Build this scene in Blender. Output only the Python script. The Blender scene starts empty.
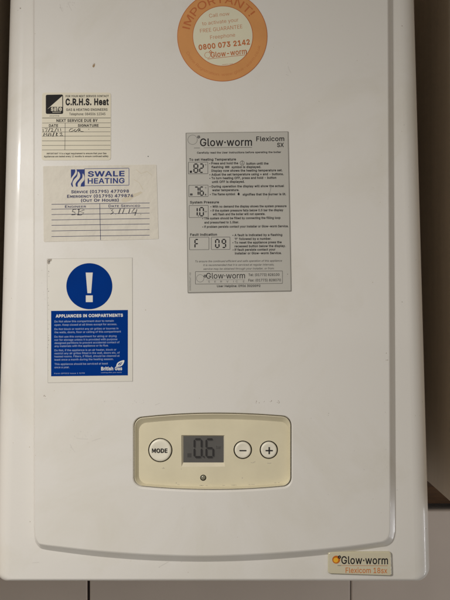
import bpy, bmesh, math, random
from mathutils import Vector, Matrix
from mathutils.geometry import tessellate_polygon, delaunay_2d_cdt
random.seed(7)
S = bpy.context.scene
COL = S.collection
D = 0.75                      # camera distance to the front panel, metres
def P(x, y, d=0.0):           # millimetre plan: x right, y down, d = depth behind the front panel
    return Vector(((x - 225) * .001, d * .001, (300 - y) * .001))

# ------------------------------------------------------------------ materials
MATS = {}
def mat(name, col, rough=.5, spec=.5, metal=0, coat=0, var=0, vscale=20, bump=0, bscale=60, bdist=.001, coatr=.1, stretch=None):
    m = bpy.data.materials.new(name); m.use_nodes = True
    n = m.node_tree.nodes; l = m.node_tree.links; b = n['Principled BSDF']
    b.inputs['Base Color'].default_value = (*col, 1)
    b.inputs['Roughness'].default_value = rough
    b.inputs['Metallic'].default_value = metal
    b.inputs['Specular IOR Level'].default_value = spec
    b.inputs['Coat Weight'].default_value = coat
    b.inputs['Coat Roughness'].default_value = coatr
    tc = n.new('ShaderNodeTexCoord')
    src = tc.outputs['Object']
    if stretch:
        mp = n.new('ShaderNodeMapping'); mp.inputs['Scale'].default_value = stretch
        l.new(src, mp.inputs['Vector']); src = mp.outputs['Vector']
    if var:
        t = n.new('ShaderNodeTexNoise'); t.inputs['Scale'].default_value = vscale; t.inputs['Detail'].default_value = 6
        l.new(src, t.inputs['Vector'])
        r = n.new('ShaderNodeValToRGB'); r.color_ramp.elements[0].position = .3; r.color_ramp.elements[1].position = .7
        r.color_ramp.elements[0].color = (*[c * (1 - var) for c in col], 1)
        r.color_ramp.elements[1].color = (*[min(1, c * (1 + var * .6)) for c in col], 1)
        l.new(t.outputs['Fac'], r.inputs['Fac']); l.new(r.outputs['Color'], b.inputs['Base Color'])
        mr = n.new('ShaderNodeMapRange'); mr.inputs['To Min'].default_value = rough * .85; mr.inputs['To Max'].default_value = min(1, rough * 1.15)
        l.new(t.outputs['Fac'], mr.inputs['Value']); l.new(mr.outputs['Result'], b.inputs['Roughness'])
    if bump:
        t2 = n.new('ShaderNodeTexNoise'); t2.inputs['Scale'].default_value = bscale; t2.inputs['Detail'].default_value = 4
        l.new(src, t2.inputs['Vector'])
        bp = n.new('ShaderNodeBump'); bp.inputs['Strength'].default_value = bump; bp.inputs['Distance'].default_value = bdist
        l.new(t2.outputs['Fac'], bp.inputs['Height']); l.new(bp.outputs['Normal'], b.inputs['Normal'])
    MATS[name] = m
    return m

def enamel(name, col, rough):
    """white stove enamel with faint hand smudges and a little grime"""
    m = mat(name, col, rough=rough, spec=.35, coat=.3, coatr=.09, bump=.16, bscale=420, bdist=.0003)
    n = m.node_tree.nodes; l = m.node_tree.links; b = n['Principled BSDF']
    tc = n.new('ShaderNodeTexCoord')
    t = n.new('ShaderNodeTexNoise'); t.inputs['Scale'].default_value = 9; t.inputs['Detail'].default_value = 8; t.inputs['Roughness'].default_value = .62
    t.inputs['Distortion'].default_value = .6
    l.new(tc.outputs['Object'], t.inputs['Vector'])
    r = n.new('ShaderNodeValToRGB')
    e = r.color_ramp.elements
    e[0].position = .28; e[0].color = (col[0] * .93, col[1] * .92, col[2] * .88, 1)
    e[1].position = .5; e[1].color = (*col, 1)
    # sparse speckles of grime
    v = n.new('ShaderNodeTexNoise'); v.inputs['Scale'].default_value = 260; v.inputs['Detail'].default_value = 2
    l.new(tc.outputs['Object'], v.inputs['Vector'])
    vr = n.new('ShaderNodeValToRGB'); ve = vr.color_ramp.elements
    ve[0].position = .755; ve[0].color = (1, 1, 1, 1); ve[1].position = .79; ve[1].color = (.62, .55, .45, 1)
    mx = n.new('ShaderNodeMix'); mx.data_type = 'RGBA'; mx.blend_type = 'MULTIPLY'; mx.inputs['Factor'].default_value = .8
    l.new(t.outputs['Fac'], r.inputs['Fac']); l.new(v.outputs['Fac'], vr.inputs['Fac'])
    l.new(r.outputs['Color'], mx.inputs['A']); l.new(vr.outputs['Color'], mx.inputs['B'])
    l.new(mx.outputs['Result'], b.inputs['Base Color'])
    mr = n.new('ShaderNodeMapRange'); mr.inputs['From Min'].default_value = .3; mr.inputs['From Max'].default_value = .7
    mr.inputs['To Min'].default_value = rough + .1; mr.inputs['To Max'].default_value = rough - .05
    l.new(t.outputs['Fac'], mr.inputs['Value']); l.new(mr.outputs['Result'], b.inputs['Roughness'])
    return m
enamel('enamel', (.685, .662, .617), .40)
enamel('enamel_case', (.685, .662, .617), .36)
mat('grime', (.36, .32, .27), rough=.8)
mat('smudge', (.57, .545, .505), rough=.6)
mat('drip', (.30, .20, .10), rough=.4)
mat('cream', (.66, .60, .43), rough=.42, var=.05, vscale=40, bump=.1, bscale=1500, bdist=.0001)
mat('cream_lip', (.66, .60, .45), rough=.4, var=.06, vscale=60)
mat('button', (.74, .70, .58), rough=.38, var=.05, vscale=90)
mat('slot', (.045, .036, .02), rough=.8)
mat('gap_ring_dark', (.11, .095, .06), rough=.7)
mat('lcd', (.10, .096, .09), rough=.3, coat=.3, var=.05, vscale=80)
mat('lcd_digit', (.022, .02, .02), rough=.4)
mat('lcd_faint_and_shadow', (.055, .052, .05), rough=.4)
mat('lens', (.22, .21, .15), rough=.15, coat=1)
mat('ink', (.022, .021, .022), rough=.7, spec=.12)
mat('ink_soft', (.075, .072, .07), rough=.7, spec=.12)
mat('ink_grey', (.18, .175, .165), rough=.7, spec=.12)
mat('pen', (.05, .05, .065), rough=.7, spec=.12)
mat('foil', (.46, .445, .40), rough=.45, var=.03, vscale=15, bump=.15, bscale=35, bdist=.0006)
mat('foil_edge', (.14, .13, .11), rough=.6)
mat('card', (.66, .61, .475), rough=.5, var=.04, vscale=30)
mat('paper', (.66, .62, .535), rough=.75, var=.07, vscale=22, bump=.8, bscale=38, bdist=.004)
mat('paper_stain', (.60, .54, .42), rough=.75, bump=.5, bscale=45, bdist=.0015)
mat('navy', (.035, .055, .20), rough=.7, spec=.12)
mat('navy_line', (.035, .04, .11), rough=.7, spec=.12)
mat('notice', (.655, .63, .565), rough=.4, var=.03, vscale=25)
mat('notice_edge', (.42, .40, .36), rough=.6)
mat('blue', (.0005, .03, .20), rough=.6, spec=.02, var=.05, vscale=60)
mat('notice_white', (.66, .66, .62), rough=.45)
mat('notice_text', (.30, .38, .52), rough=.45)
mat('orange', (.60, .265, .075), rough=.45, var=.06, vscale=50)
mat('orange_ink', (.46, .12, .022), rough=.5)
mat('round_centre', (.66, .63, .47), rough=.5, var=.03, vscale=40)
mat('badge', (.56, .515, .36), rough=.22, coat=.6, var=.03, vscale=60)
mat('badge_face', (.60, .55, .40), rough=.2, coat=.8, coatr=.05)
mat('badge_orange', (.58, .17, .03), rough=.4)
mat('ember', (.50, .13, .01), rough=.3)
mat('ember_glow', (.80, .42, .03), rough=.3)
mat('board', (.60, .50, .39), rough=.65, var=.08, vscale=9, bump=.1, bscale=40, stretch=(6, 6, .7))
mat('tile', (.80, .71, .64), rough=.38, var=.04, vscale=14, bump=.15, bscale=12, bdist=.002)
mat('grout', (.30, .27, .25), rough=.9, var=.2, vscale=80, bump=.5, bscale=400)
mat('gap_dark', (.03, .02, .025), rough=.9)
mat('timber', (.12, .06, .025), rough=.7, var=.35, vscale=30, stretch=(1, 1, 8), bump=.3, bscale=80)

# ------------------------------------------------------------------ mesh builder
CAPU = 509
CHARS = "ABCDEFGHIJKLMNOPQRSTUVWXYZabcdefghijklmnopqrstuvwxyz0123456789.,:!'&()-+/· "
# one row per letter: advance, then each outline as x, y, x, y ... in thousandths
OUTLINES = [
    [480,[203,509,277,509,463,0,395,0,344,142,135,142,85,0,16,0],[155,199,324,199,240,446]],
    [456,[245,57,296,63,330,80,349,105,355,137,352,161,342,184,327,203,306,218,279,228,248,231,125,231,125,57],[241,509,289,504,329,491,359,469,381,442,394,410,398,374,395,344,387,320,373,301,356,286,336,275,315,267,315,262,339,257,363,245,385,227,402,203,414,173,418,136,413,100,400,67,377,39,344,18,301,4,247,0,60,0,60,509],[238,285,265,288,288,296,308,309,323,326,333,348,336,372,330,403,313,429,283,446,240,452,125,452,125,285]],
    [510,[40,254,48,329,70,393,104,445,150,484,205,508,267,516,305,513,340,504,373,490,402,471,427,447,448,418,463,385,473,348,408,348,401,373,389,395,375,413,357,428,337,440,315,449,292,454,267,456,223,450,184,432,150,403,125,364,109,314,103,254,109,194,125,145,151,105,184,76,223,59,267,53,292,55,315,60,337,69,357,81,375,96,389,114,401,136,408,160,473,160,463,124,448,91,428,62,402,38,373,19,341,5,305,-4,267,-7,205,1,150,25,104,63,70,115,48,179]],
    [502,[225,509,294,501,353,478,399,441,433,391,455,329,462,255,455,181,433,119,398,68,351,31,291,8,219,0,60,0,60,509],[354,110,379,149,394,198,399,255,394,312,379,361,354,399,320,428,275,446,221,452,125,452,125,57,215,57,272,63,318,81]],
    [419,[375,57,375,0,60,0,60,509,372,509,372,452,125,452,125,286,355,286,355,229,125,229,125,57]],
    [410,[60,509,369,509,369,452,125,452,125,278,346,278,346,221,125,221,125,0,60,0]],
    [520,[40,254,47,329,69,393,103,445,149,484,203,508,265,516,304,513,340,504,374,489,403,469,429,445,449,416,465,384,474,349,408,349,399,372,387,393,373,411,356,427,337,439,315,448,291,454,265,456,222,450,183,432,150,404,125,364,109,314,103,254,109,194,125,145,151,105,184,76,224,59,269,53,309,57,345,71,374,93,396,123,410,160,415,199,283,199,283,256,478,256,478,200,471,141,451,91,419,50,377,19,326,0,269,-7,205,1,149,25,104,64,69,116,47,179]],
    [517,[60,509,125,509,125,289,392,289,392,509,457,509,457,0,392,0,392,232,125,232,125,0,60,0]],
    [185,[60,0,60,509,125,509,125,0]],
    [396,[98,173,98,145,104,104,122,74,149,56,185,50,220,56,248,74,266,104,272,145,272,509,336,509,336,145,326,81,294,33,246,3,185,-7,124,3,75,33,44,81,33,145,33,173]],
    [467,[125,509,124,242,193,324,364,509,448,509,243,289,449,0,372,0,199,243,125,167,125,0,60,0,60,509]],
    [393,[125,509,125,57,361,57,361,0,60,0,60,509]],
    [580,[60,0,60,509,150,509,290,170,430,509,520,509,520,0,460,0,460,410,318,70,262,70,120,410,120,0]],
    [523,[60,509,136,509,363,151,402,80,399,195,399,509,463,509,463,0,387,0,177,331,120,431,125,291,125,0,60,0]],
    [533,[40,254,48,329,70,393,105,445,150,484,205,508,267,516,329,508,384,484,429,445,464,393,486,329,493,254,486,179,464,115,429,63,384,25,329,1,267,-7,205,1,150,25,105,63,70,115,48,179],[151,105,184,76,223,59,267,53,310,59,349,76,383,105,408,144,425,194,430,254,425,314,408,365,383,404,349,433,310,450,267,456,223,450,184,433,151,404,125,364,109,314,103,254,109,194,125,144]],
    [445,[235,509,289,503,332,487,366,462,390,430,404,391,409,348,404,304,390,265,366,233,332,207,289,191,235,186,125,186,125,0,60,0,60,509],[233,242,269,246,297,256,318,272,333,294,342,319,344,348,342,376,333,402,318,423,297,439,268,449,232,452,125,452,125,242]],
    [533,[40,254,48,329,70,393,105,445,150,484,205,508,267,516,329,508,384,484,429,445,464,393,486,329,493,254,486,179,464,115,429,63,402,40,468,-48,401,-48,355,13,329,1,267,-7,205,1,150,25,105,63,70,115,48,179],[151,105,184,76,223,59,267,53,310,59,318,62,245,159,313,159,365,90,383,105,408,144,425,194,430,254,425,314,408,365,383,404,349,433,310,450,267,456,223,450,184,433,151,404,125,364,109,314,103,254,109,194,125,144]],
    [449,[236,509,290,504,333,489,367,465,390,433,405,395,409,352,405,309,390,271,367,240,333,217,313,211,428,0,353,0,246,199,236,198,125,198,125,0,60,0,60,509],[234,255,269,258,298,267,319,281,334,300,342,324,345,352,342,380,334,405,319,425,298,440,269,449,233,452,125,452,125,255]],
    [447,[46,96,38,137,104,137,110,110,123,88,142,71,166,59,194,52,224,49,257,52,286,60,311,74,329,92,341,114,346,139,342,161,332,179,316,193,296,205,272,214,184,239,128,260,86,289,60,326,52,372,58,413,75,448,102,476,138,498,180,511,227,516,275,511,316,498,351,476,377,449,394,415,401,378,337,378,326,412,302,437,267,453,225,459,194,456,167,448,145,435,129,418,118,398,115,376,119,352,131,334,148,319,169,308,212,293,312,264,336,252,359,238,379,220,395,198,405,171,408,139,403,99,386,64,360,34,323,11,278,-4,224,-9,172,-4,128,9,91,31,64,60]],
    [449,[417,509,417,452,257,452,257,0,193,0,193,452,32,452,32,509]],
    [517,[124,509,124,178,128,144,141,113,160,87,187,68,220,56,259,52,298,56,331,68,357,87,377,113,389,144,393,178,393,509,457,509,457,173,451,124,433,80,403,43,363,15,315,-2,259,-8,203,-2,154,15,114,43,85,80,66,124,60,173,60,509]],
    [480,[84,509,203,176,241,52,279,176,395,509,463,509,278,0,204,0,16,509]],
    [686,[82,509,170,171,193,59,211,145,306,509,380,509,486,94,493,62,510,145,603,509,670,509,530,0,455,0,359,356,351,391,343,437,335,395,318,323,230,0,155,0,16,509]],
    [474,[200,260,29,509,104,509,214,345,238,303,261,345,374,509,446,509,276,263,456,0,382,0,268,165,237,219,216,181,182,129,91,0,18,0]],
    [472,[236,263,280,344,381,509,455,509,268,208,268,0,203,0,203,208,16,509,91,509,208,318]],
    [438,[289,408,324,454,223,452,40,452,40,509,397,509,397,462,152,105,114,55,152,57,399,57,399,0,42,0,42,46]],
    [389,[35,73,30,108,34,138,43,161,58,179,78,193,100,203,125,211,252,230,265,235,273,243,276,255,273,279,267,297,256,311,240,322,220,329,196,331,171,329,149,322,132,313,118,301,107,288,100,274,41,291,57,322,79,346,104,364,133,375,163,382,194,384,215,383,239,379,263,372,286,360,306,343,322,320,333,290,337,251,337,0,277,0,277,52,272,52,264,38,252,25,236,12,215,1,190,-6,160,-9,126,-5,94,5,68,22,48,45],[114,61,130,52,149,47,170,45,202,49,228,59,248,74,263,93,272,115,276,138,276,190,270,186,246,179,154,164,134,159,117,150,103,139,95,124,92,105,94,87,102,72]],
    [424,[53,509,114,509,114,319,127,331,137,346,152,360,171,373,197,381,229,384,274,378,313,361,345,332,370,293,385,245,390,189,385,133,370,84,346,45,313,16,274,-2,229,-8,198,-5,172,4,153,17,138,31,118,59,112,59,112,0,53,0],[140,86,162,65,188,51,220,47,253,51,279,66,301,88,316,117,325,151,328,189,325,227,316,261,301,290,280,311,253,325,220,330,188,325,161,312,140,291,125,263,116,229,113,189,116,150,125,115]],
    [396,[34,187,40,243,56,291,82,330,117,360,159,378,207,384,234,383,260,377,284,368,305,356,324,341,340,322,353,301,362,277,303,262,298,276,281,301,270,311,257,319,242,325,226,329,207,330,173,325,145,310,124,287,108,258,99,224,96,187,99,151,108,117,124,89,145,66,173,51,207,46,226,48,243,52,258,58,271,66,282,76,292,89,299,102,304,117,363,102,354,78,341,56,325,37,306,21,285,9,261,-1,235,-6,207,-8,159,-2,117,16,82,46,56,85,40,133]],
    [424,[34,189,39,245,55,293,79,332,112,361,151,378,196,384,228,381,253,373,272,360,287,346,306,319,311,319,311,509,372,509,372,0,313,0,313,59,307,59,287,31,272,17,252,4,227,-5,195,-8,151,-2,111,16,79,45,55,84,39,133],[124,88,145,66,172,51,205,47,236,51,263,65,284,86,299,115,309,150,312,189,309,229,300,263,284,291,263,312,237,325,205,330,172,325,145,311,124,290,108,261,99,227,96,189,99,151,109,117]],
    [404,[39,242,55,290,81,329,115,359,157,378,205,384,236,382,266,374,294,361,319,341,341,315,357,282,368,242,371,194,371,169,97,169,100,139,110,106,128,80,151,61,179,50,212,46,234,48,254,53,271,61,285,73,297,88,306,105,365,91,353,63,335,39,311,19,283,4,249,-5,212,-8,161,-2,117,16,82,46,56,85,40,132,34,187],[97,221,306,221,298,269,283,294,263,314,237,326,205,330,173,326,146,313,125,294,109,270,99,241]],
    [254,[81,0,81,327,6,327,6,379,81,379,81,432,84,461,96,486,113,505,135,519,161,527,187,530,222,527,243,521,227,468,215,472,195,474,171,470,154,460,145,443,142,419,142,379,228,379,228,327,142,327,142,0]],
    [425,[101,-41,110,-53,122,-66,136,-78,154,-88,178,-95,207,-97,249,-92,282,-75,304,-47,311,-6,311,68,306,68,287,41,272,28,252,16,227,8,195,5,152,10,113,27,80,53,55,90,39,136,34,191,39,246,55,293,80,332,112,361,152,378,196,384,228,382,253,373,273,360,288,346,308,319,313,319,313,379,372,379,372,-9,367,-54,350,-90,324,-117,291,-136,251,-147,207,-151,168,-148,134,-140,105,-127,82,-110,64,-91,51,-69],[124,96,145,76,172,63,205,59,237,63,264,75,285,95,300,121,309,154,312,193,309,231,300,264,285,291,264,312,237,325,205,330,172,325,145,312,124,290,109,262,99,229,96,193,99,155,109,123]],
    [410,[114,509,114,312,124,332,152,362,187,379,227,384,264,380,295,369,321,349,341,321,353,285,357,240,357,0,296,0,296,235,290,275,273,304,246,323,210,329,184,326,161,317,141,303,126,283,117,257,114,227,114,0,53,0,53,509]],
    [167,[44,468,41,483,44,499,54,512,67,521,84,524,100,521,114,512,123,499,126,483,123,468,114,455,100,446,84,443,67,446,54,455],[114,379,114,0,53,0,53,379]],
    [167,[-10,-87,2,-87,25,-83,40,-72,50,-54,53,-29,53,379,114,379,114,-30,111,-63,102,-90,86,-113,65,-129,37,-139,4,-143,-10,-143],[44,499,53,512,67,521,83,524,100,521,114,512,123,499,126,483,123,468,114,455,100,446,83,443,67,446,53,455,44,468,41,483]],
    [381,[121,212,284,379,360,379,201,216,372,0,294,0,154,178,114,141,114,0,53,0,53,509,114,509,114,212]],
    [189,[114,509,114,99,115,77,120,62,130,54,154,52,170,54,181,3,162,-1,139,-2,101,3,74,20,58,47,53,84,53,509]],
    [610,[53,379,112,379,112,295,118,323,132,346,151,363,172,376,195,384,219,386,257,380,287,361,309,331,317,308,322,321,337,343,357,361,381,375,407,383,437,386,468,383,497,372,522,354,541,328,553,296,557,255,557,0,496,0,496,254,490,289,473,313,447,326,419,330,395,328,374,320,358,307,345,290,338,270,335,247,335,0,274,0,274,260,269,288,253,311,229,326,199,330,178,328,158,320,140,307,126,289,117,266,114,238,114,0,53,0]],
    [410,[53,379,112,379,112,307,124,332,152,362,187,379,227,384,264,380,295,369,321,349,341,321,353,285,357,240,357,0,296,0,296,235,290,275,273,304,246,323,210,329,184,326,161,317,141,303,126,283,117,257,114,227,114,0,53,0]],
    [415,[34,187,40,243,56,291,82,330,117,360,159,378,207,384,256,378,299,360,333,330,359,291,376,243,381,187,376,133,359,85,333,46,299,16,256,-2,207,-8,159,-2,117,16,82,46,56,85,40,133],[124,89,145,66,173,51,207,46,242,51,270,66,292,89,307,117,316,151,319,187,316,224,307,258,292,287,270,310,242,325,207,330,173,325,145,310,124,287,108,258,99,224,96,187,99,151,108,117]],
    [424,[112,319,118,319,137,346,152,360,171,373,197,381,229,384,274,378,313,361,345,332,370,293,385,245,390,189,385,133,370,84,346,45,313,16,274,-2,229,-8,198,-5,173,4,153,17,138,31,118,59,114,-143,53,-143,53,379,112,379],[140,86,162,65,188,51,220,47,253,51,279,66,301,88,316,117,325,151,328,189,325,227,316,261,301,290,280,311,253,325,220,330,188,325,161,312,140,291,125,263,116,229,113,189,116,150,125,115]],
    [424,[34,189,39,245,55,293,79,332,112,361,151,378,196,384,228,381,253,373,272,360,287,346,307,319,313,319,313,379,372,379,372,-143,311,-143,311,59,306,59,287,31,272,17,252,4,227,-5,195,-8,151,-2,111,16,79,45,55,84,39,133],[124,88,145,66,172,51,205,47,236,51,263,65,284,86,299,115,309,150,312,189,309,229,300,263,284,291,263,312,237,325,205,330,172,325,145,311,124,290,108,261,99,227,96,189,99,151,109,117]],
    [259,[130,347,152,367,181,380,213,385,243,384,243,322,207,326,182,323,159,315,140,301,126,284,117,262,114,237,114,0,53,0,53,379,112,379,112,321]],
    [365,[45,63,36,94,94,107,105,79,124,60,150,49,181,45,217,50,244,62,262,81,268,103,265,121,254,136,237,147,212,155,149,170,104,186,72,208,53,237,47,274,51,305,65,332,87,354,115,370,149,381,187,384,223,381,254,372,279,358,299,339,314,316,324,290,268,277,258,298,243,316,219,328,187,333,156,329,131,317,114,299,109,277,112,258,124,243,144,232,172,223,229,209,275,194,306,171,325,142,331,107,326,75,312,47,290,24,260,6,223,-5,182,-8,145,-5,112,3,84,18,62,38]],
    [227,[128,76,136,61,150,53,177,50,202,54,213,2,192,-3,168,-4,125,2,92,21,72,52,65,93,65,327,6,327,6,379,65,379,65,471,126,471,126,379,204,379,204,327,126,327,126,98]],
    [410,[114,379,114,144,119,105,137,75,164,56,200,50,226,53,249,62,268,77,283,97,293,122,296,153,296,379,357,379,357,0,298,0,298,73,286,47,257,17,222,0,182,-5,146,-1,115,11,89,31,69,59,57,95,53,139,53,379]],
    [389,[84,379,177,121,195,59,224,155,305,379,371,379,226,0,163,0,17,379]],
    [567,[170,66,175,90,206,214,252,379,316,379,362,214,382,136,397,66,423,176,480,379,545,379,429,0,368,0,297,252,284,309,263,225,199,0,138,0,23,379,87,379,154,137]],
    [379,[192,232,216,279,282,379,352,379,224,192,358,0,287,0,214,112,189,154,165,112,91,0,21,0,155,195,29,379,100,379,164,279]],
    [389,[88,-90,104,-89,118,-84,130,-74,141,-58,151,-36,163,-1,17,379,84,379,177,121,195,60,212,121,305,379,371,379,204,-58,191,-85,177,-107,159,-124,139,-136,117,-143,77,-145,47,-139,61,-86]],
    [380,[254,320,48,323,48,379,333,379,333,331,126,60,339,56,339,0,42,0,42,46]],
    [453,[48,254,53,330,69,395,95,447,130,484,174,508,227,516,279,508,323,484,358,447,384,395,400,330,405,254,400,178,384,113,359,62,323,24,279,1,227,-7,174,1,130,24,95,62,69,113,53,178],[140,103,163,74,192,56,227,50,261,56,290,74,313,103,330,144,340,194,344,254,340,314,330,365,313,405,290,435,261,453,227,460,192,453,163,435,140,405,123,365,113,314,109,254,113,194,123,144]],
    [453,[76,0,76,55,212,55,212,448,86,358,86,427,198,509,276,509,276,55,391,55,391,0]],
    [453,[71,405,86,442,111,473,143,496,182,511,225,516,268,511,306,497,337,474,361,445,376,411,381,372,378,345,371,318,357,290,336,259,306,223,267,180,153,60,389,57,389,0,64,0,64,47,261,257,282,282,299,305,311,327,318,348,320,371,317,397,308,419,293,436,273,449,250,457,224,460,196,457,172,447,153,433,139,413,130,390,127,362,66,362]],
    [453,[70,57,52,91,44,132,109,132,115,107,126,87,144,71,165,59,191,52,219,50,248,53,275,61,297,74,315,93,325,116,329,145,326,172,316,196,299,217,275,234,242,244,201,248,157,248,157,299,288,448,70,452,70,509,372,509,372,461,221,289,264,288,308,276,344,253,371,222,387,186,393,145,387,103,370,66,344,36,309,12,266,-2,218,-7,173,-3,133,10,98,30]],
    [453,[247,509,343,509,343,163,413,163,413,105,343,105,343,0,282,0,282,105,40,105,40,158],[282,163,282,450,108,163]],
    [453,[67,253,96,509,366,509,366,452,151,452,134,301,155,315,178,325,203,331,229,334,263,330,294,321,321,306,345,285,364,260,379,231,388,199,391,163,385,117,369,76,343,41,309,15,268,-1,221,-7,178,-2,140,11,108,32,83,60,66,93,60,130,122,130,127,108,138,89,154,73,173,60,196,52,221,50,250,53,276,64,298,82,314,104,324,131,328,162,324,193,314,221,297,244,275,262,248,273,218,277,192,275,167,268,145,258,128,246]],
    [453,[69,115,64,162,68,199,80,239,102,285,137,340,252,509,322,509,175,296,179,299,196,307,214,312,235,314,278,309,316,295,346,271,370,240,384,201,389,157,384,112,368,73,343,39,310,14,271,-2,226,-7,182,-1,142,15,109,40,84,74],[153,79,174,63,198,52,226,48,254,52,279,63,299,79,314,101,324,128,327,157,324,187,314,213,299,235,279,251,254,262,226,265,198,262,174,252,153,235,138,214,128,188,125,158,128,128,138,102]],
    [453,[97,0,323,452,62,452,62,509,391,509,391,449,165,0]],
    [453,[57,96,52,135,55,166,65,195,81,220,101,241,125,256,153,265,119,282,93,308,76,342,70,380,75,417,90,450,114,477,146,498,184,511,226,516,269,511,306,498,337,477,361,450,377,417,382,380,376,342,359,308,333,282,300,267,327,256,351,241,372,220,387,195,397,166,401,135,395,96,378,62,352,33,317,11,275,-2,226,-7,178,-2,136,11,101,33,74,62],[145,74,167,60,195,52,226,49,258,52,285,60,307,74,323,91,333,113,337,139,333,165,322,189,305,208,283,223,256,232,226,235,196,232,169,223,147,208,130,189,119,165,115,139,119,113,129,91],[159,437,145,420,136,399,133,376,136,351,145,330,159,313,178,300,201,292,226,290,252,292,274,300,293,313,307,330,316,351,319,376,316,399,308,420,294,437,275,449,252,457,226,460,200,457,177,449]],
    [453,[68,307,64,352,69,397,85,436,110,469,143,494,182,510,226,516,271,510,310,494,343,468,368,434,384,393,389,347,385,309,373,270,350,224,315,168,200,0,130,0,277,213,257,202,238,196,218,195,175,199,137,214,106,237,83,269],[154,274,174,257,199,247,226,243,254,247,279,257,299,273,314,295,324,321,327,350,324,381,314,407,299,429,279,446,254,457,226,460,199,457,174,446,154,429,138,407,129,381,125,352,129,322,138,295]],
    [188,[53,59,63,73,78,83,95,87,113,83,128,73,138,59,141,41,138,24,128,9,113,-1,95,-4,78,-1,63,9,53,24,50,41]],
    [188,[137,71,84,-119,38,-119,68,71]],
    [188,[53,59,63,73,78,83,95,87,113,83,128,73,138,59,141,41,138,24,128,9,113,-1,95,-4,78,-1,63,9,53,24,50,41],[53,334,63,349,78,359,95,362,113,359,128,349,138,334,141,316,138,299,128,284,113,274,95,271,78,274,63,284,53,299,50,316]],
    [196,[66,73,81,83,98,86,116,83,130,73,140,58,143,41,140,24,130,9,116,-1,98,-4,81,-1,66,9,56,24,52,41,56,58],[132,509,128,160,67,160,63,509]],
    [206,[136,509,128,318,78,318,70,509]],
    [448,[39,96,34,133,37,163,47,189,63,213,85,235,135,275,102,319,87,344,78,370,75,398,79,430,91,458,109,481,134,499,165,510,200,513,235,510,266,499,290,482,308,459,320,433,324,404,322,382,315,362,305,342,275,308,219,266,328,134,336,151,346,186,349,224,408,224,405,180,397,144,385,115,367,87,438,0,364,0,328,43,305,23,271,7,234,-3,197,-7,150,-2,110,12,78,34,54,62],[124,70,143,57,166,49,193,46,223,50,251,59,278,75,292,87,172,230,154,217,128,195,110,174,100,154,97,131,100,108,109,87],[155,444,145,431,139,416,137,399,139,380,145,363,155,346,183,311,237,352,255,375,260,389,262,405,258,427,245,445,226,457,201,461,184,459,168,453]],
    [273,[92,264,101,324,114,384,132,441,153,494,177,539,236,539,212,485,191,428,174,370,161,313,154,258,151,207,154,161,160,115,172,67,188,16,209,-38,236,-96,177,-96,139,-21,111,55,95,131,89,207]],
    [273,[86,18,102,69,113,116,120,162,122,207,119,258,112,313,99,370,82,428,62,485,37,539,97,539,121,494,142,441,159,384,173,323,181,264,184,207,178,130,161,53,134,-22,97,-96,37,-96,64,-37]],
    [453,[337,244,337,188,114,188,114,244]],
    [453,[198,364,255,364,255,226,391,226,391,172,255,172,255,34,198,34,198,172,61,172,61,226,198,226]],
    [249,[14,-76,178,533,235,533,71,-76]],
    [196,[52,242,56,259,66,274,81,284,98,287,116,284,130,274,140,259,144,242,140,224,130,210,116,200,98,196,81,200,66,210,56,224]],
    [188],
]
GL = {}
for _c, _r in zip(CHARS, OUTLINES):
    GL[_c] = (_r[0], [list(zip(q[0::2], q[1::2])) for q in _r[1:]])
CAP = .7
_cache = {}
def winding(x, y, lp):
    w = 0
    for i in range(len(lp)):
        (x1, y1), (x2, y2) = lp[i - 1], lp[i]
        if (y1 <= y) != (y2 <= y) and x1 + (y - y1) / (y2 - y1) * (x2 - x1) > x: w += 1 if y2 > y1 else -1
    return w
def letter(ch, off, shear):
    """one letter as flat triangles -> (verts, faces), cap height .7"""
    k = (ch, round(off, 4), shear)
    if k in _cache: return _cache[k]
    q = .7 / CAPU; w = off / q; loops = []
    for lp in GL[ch][1]:
        n = len(lp); out = []
        for i in range(n):                     # thicken: push every corner outwards along its mitre
            (ax, ay), (bx, by), (ex, ey) = lp[i - 1], lp[i], lp[(i + 1) % n]
            l1 = math.hypot(bx - ax, by - ay); l2 = math.hypot(ex - bx, ey - by)
            n1 = (-(by - ay) / l1, (bx - ax) / l1); n2 = (-(ey - by) / l2, (ex - bx) / l2)
            dd = max(.35, 1 + n1[0] * n2[0] + n1[1] * n2[1])
            u = bx + w * (n1[0] + n2[0]) / dd; v = by + w * (n1[1] + n2[1]) / dd
            out.append((u + shear * v, v))
        loops.append(out)
    vs = []; es = []
    for lp in loops:
        c = len(vs); vs += [Vector(p) for p in lp]; es += [(c + i, c + (i + 1) % len(lp)) for i in range(len(lp))]
    V, E, F = delaunay_2d_cdt(vs, es, [], 0, 1e-3)[:3]
    keep = []
    for f in F:
        cx = sum(V[i].x for i in f) / len(f); cy = sum(V[i].y for i in f) / len(f)
        if sum(winding(cx, cy, lp) for lp in loops) < 0: keep.append(tuple(f))
    _cache[k] = ([(p.x * q, p.y * q) for p in V], keep)
    return _cache[k]
def glyphs(text, off=0, small_caps=False, spacing=1.0, shear=0):
    """letter outlines laid out as one flat filled curve -> (verts, faces), cap height .7"""
    V = []; F = []; x = 0
    for ch in text:
        sc = 1.0; g = ch
        if small_caps and ch.islower(): g = ch.upper(); sc = .8
        adv, loops = GL[g]; q = .7 / CAPU * sc
        if loops:
            v, f = letter(g, off / sc, shear); b = len(V)
            V += [(x + u * sc, w * sc) for u, w in v]; F += [tuple(b + i for i in t) for t in f]
        x += adv * q * spacing + off * 1.3
    return V, F

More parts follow.
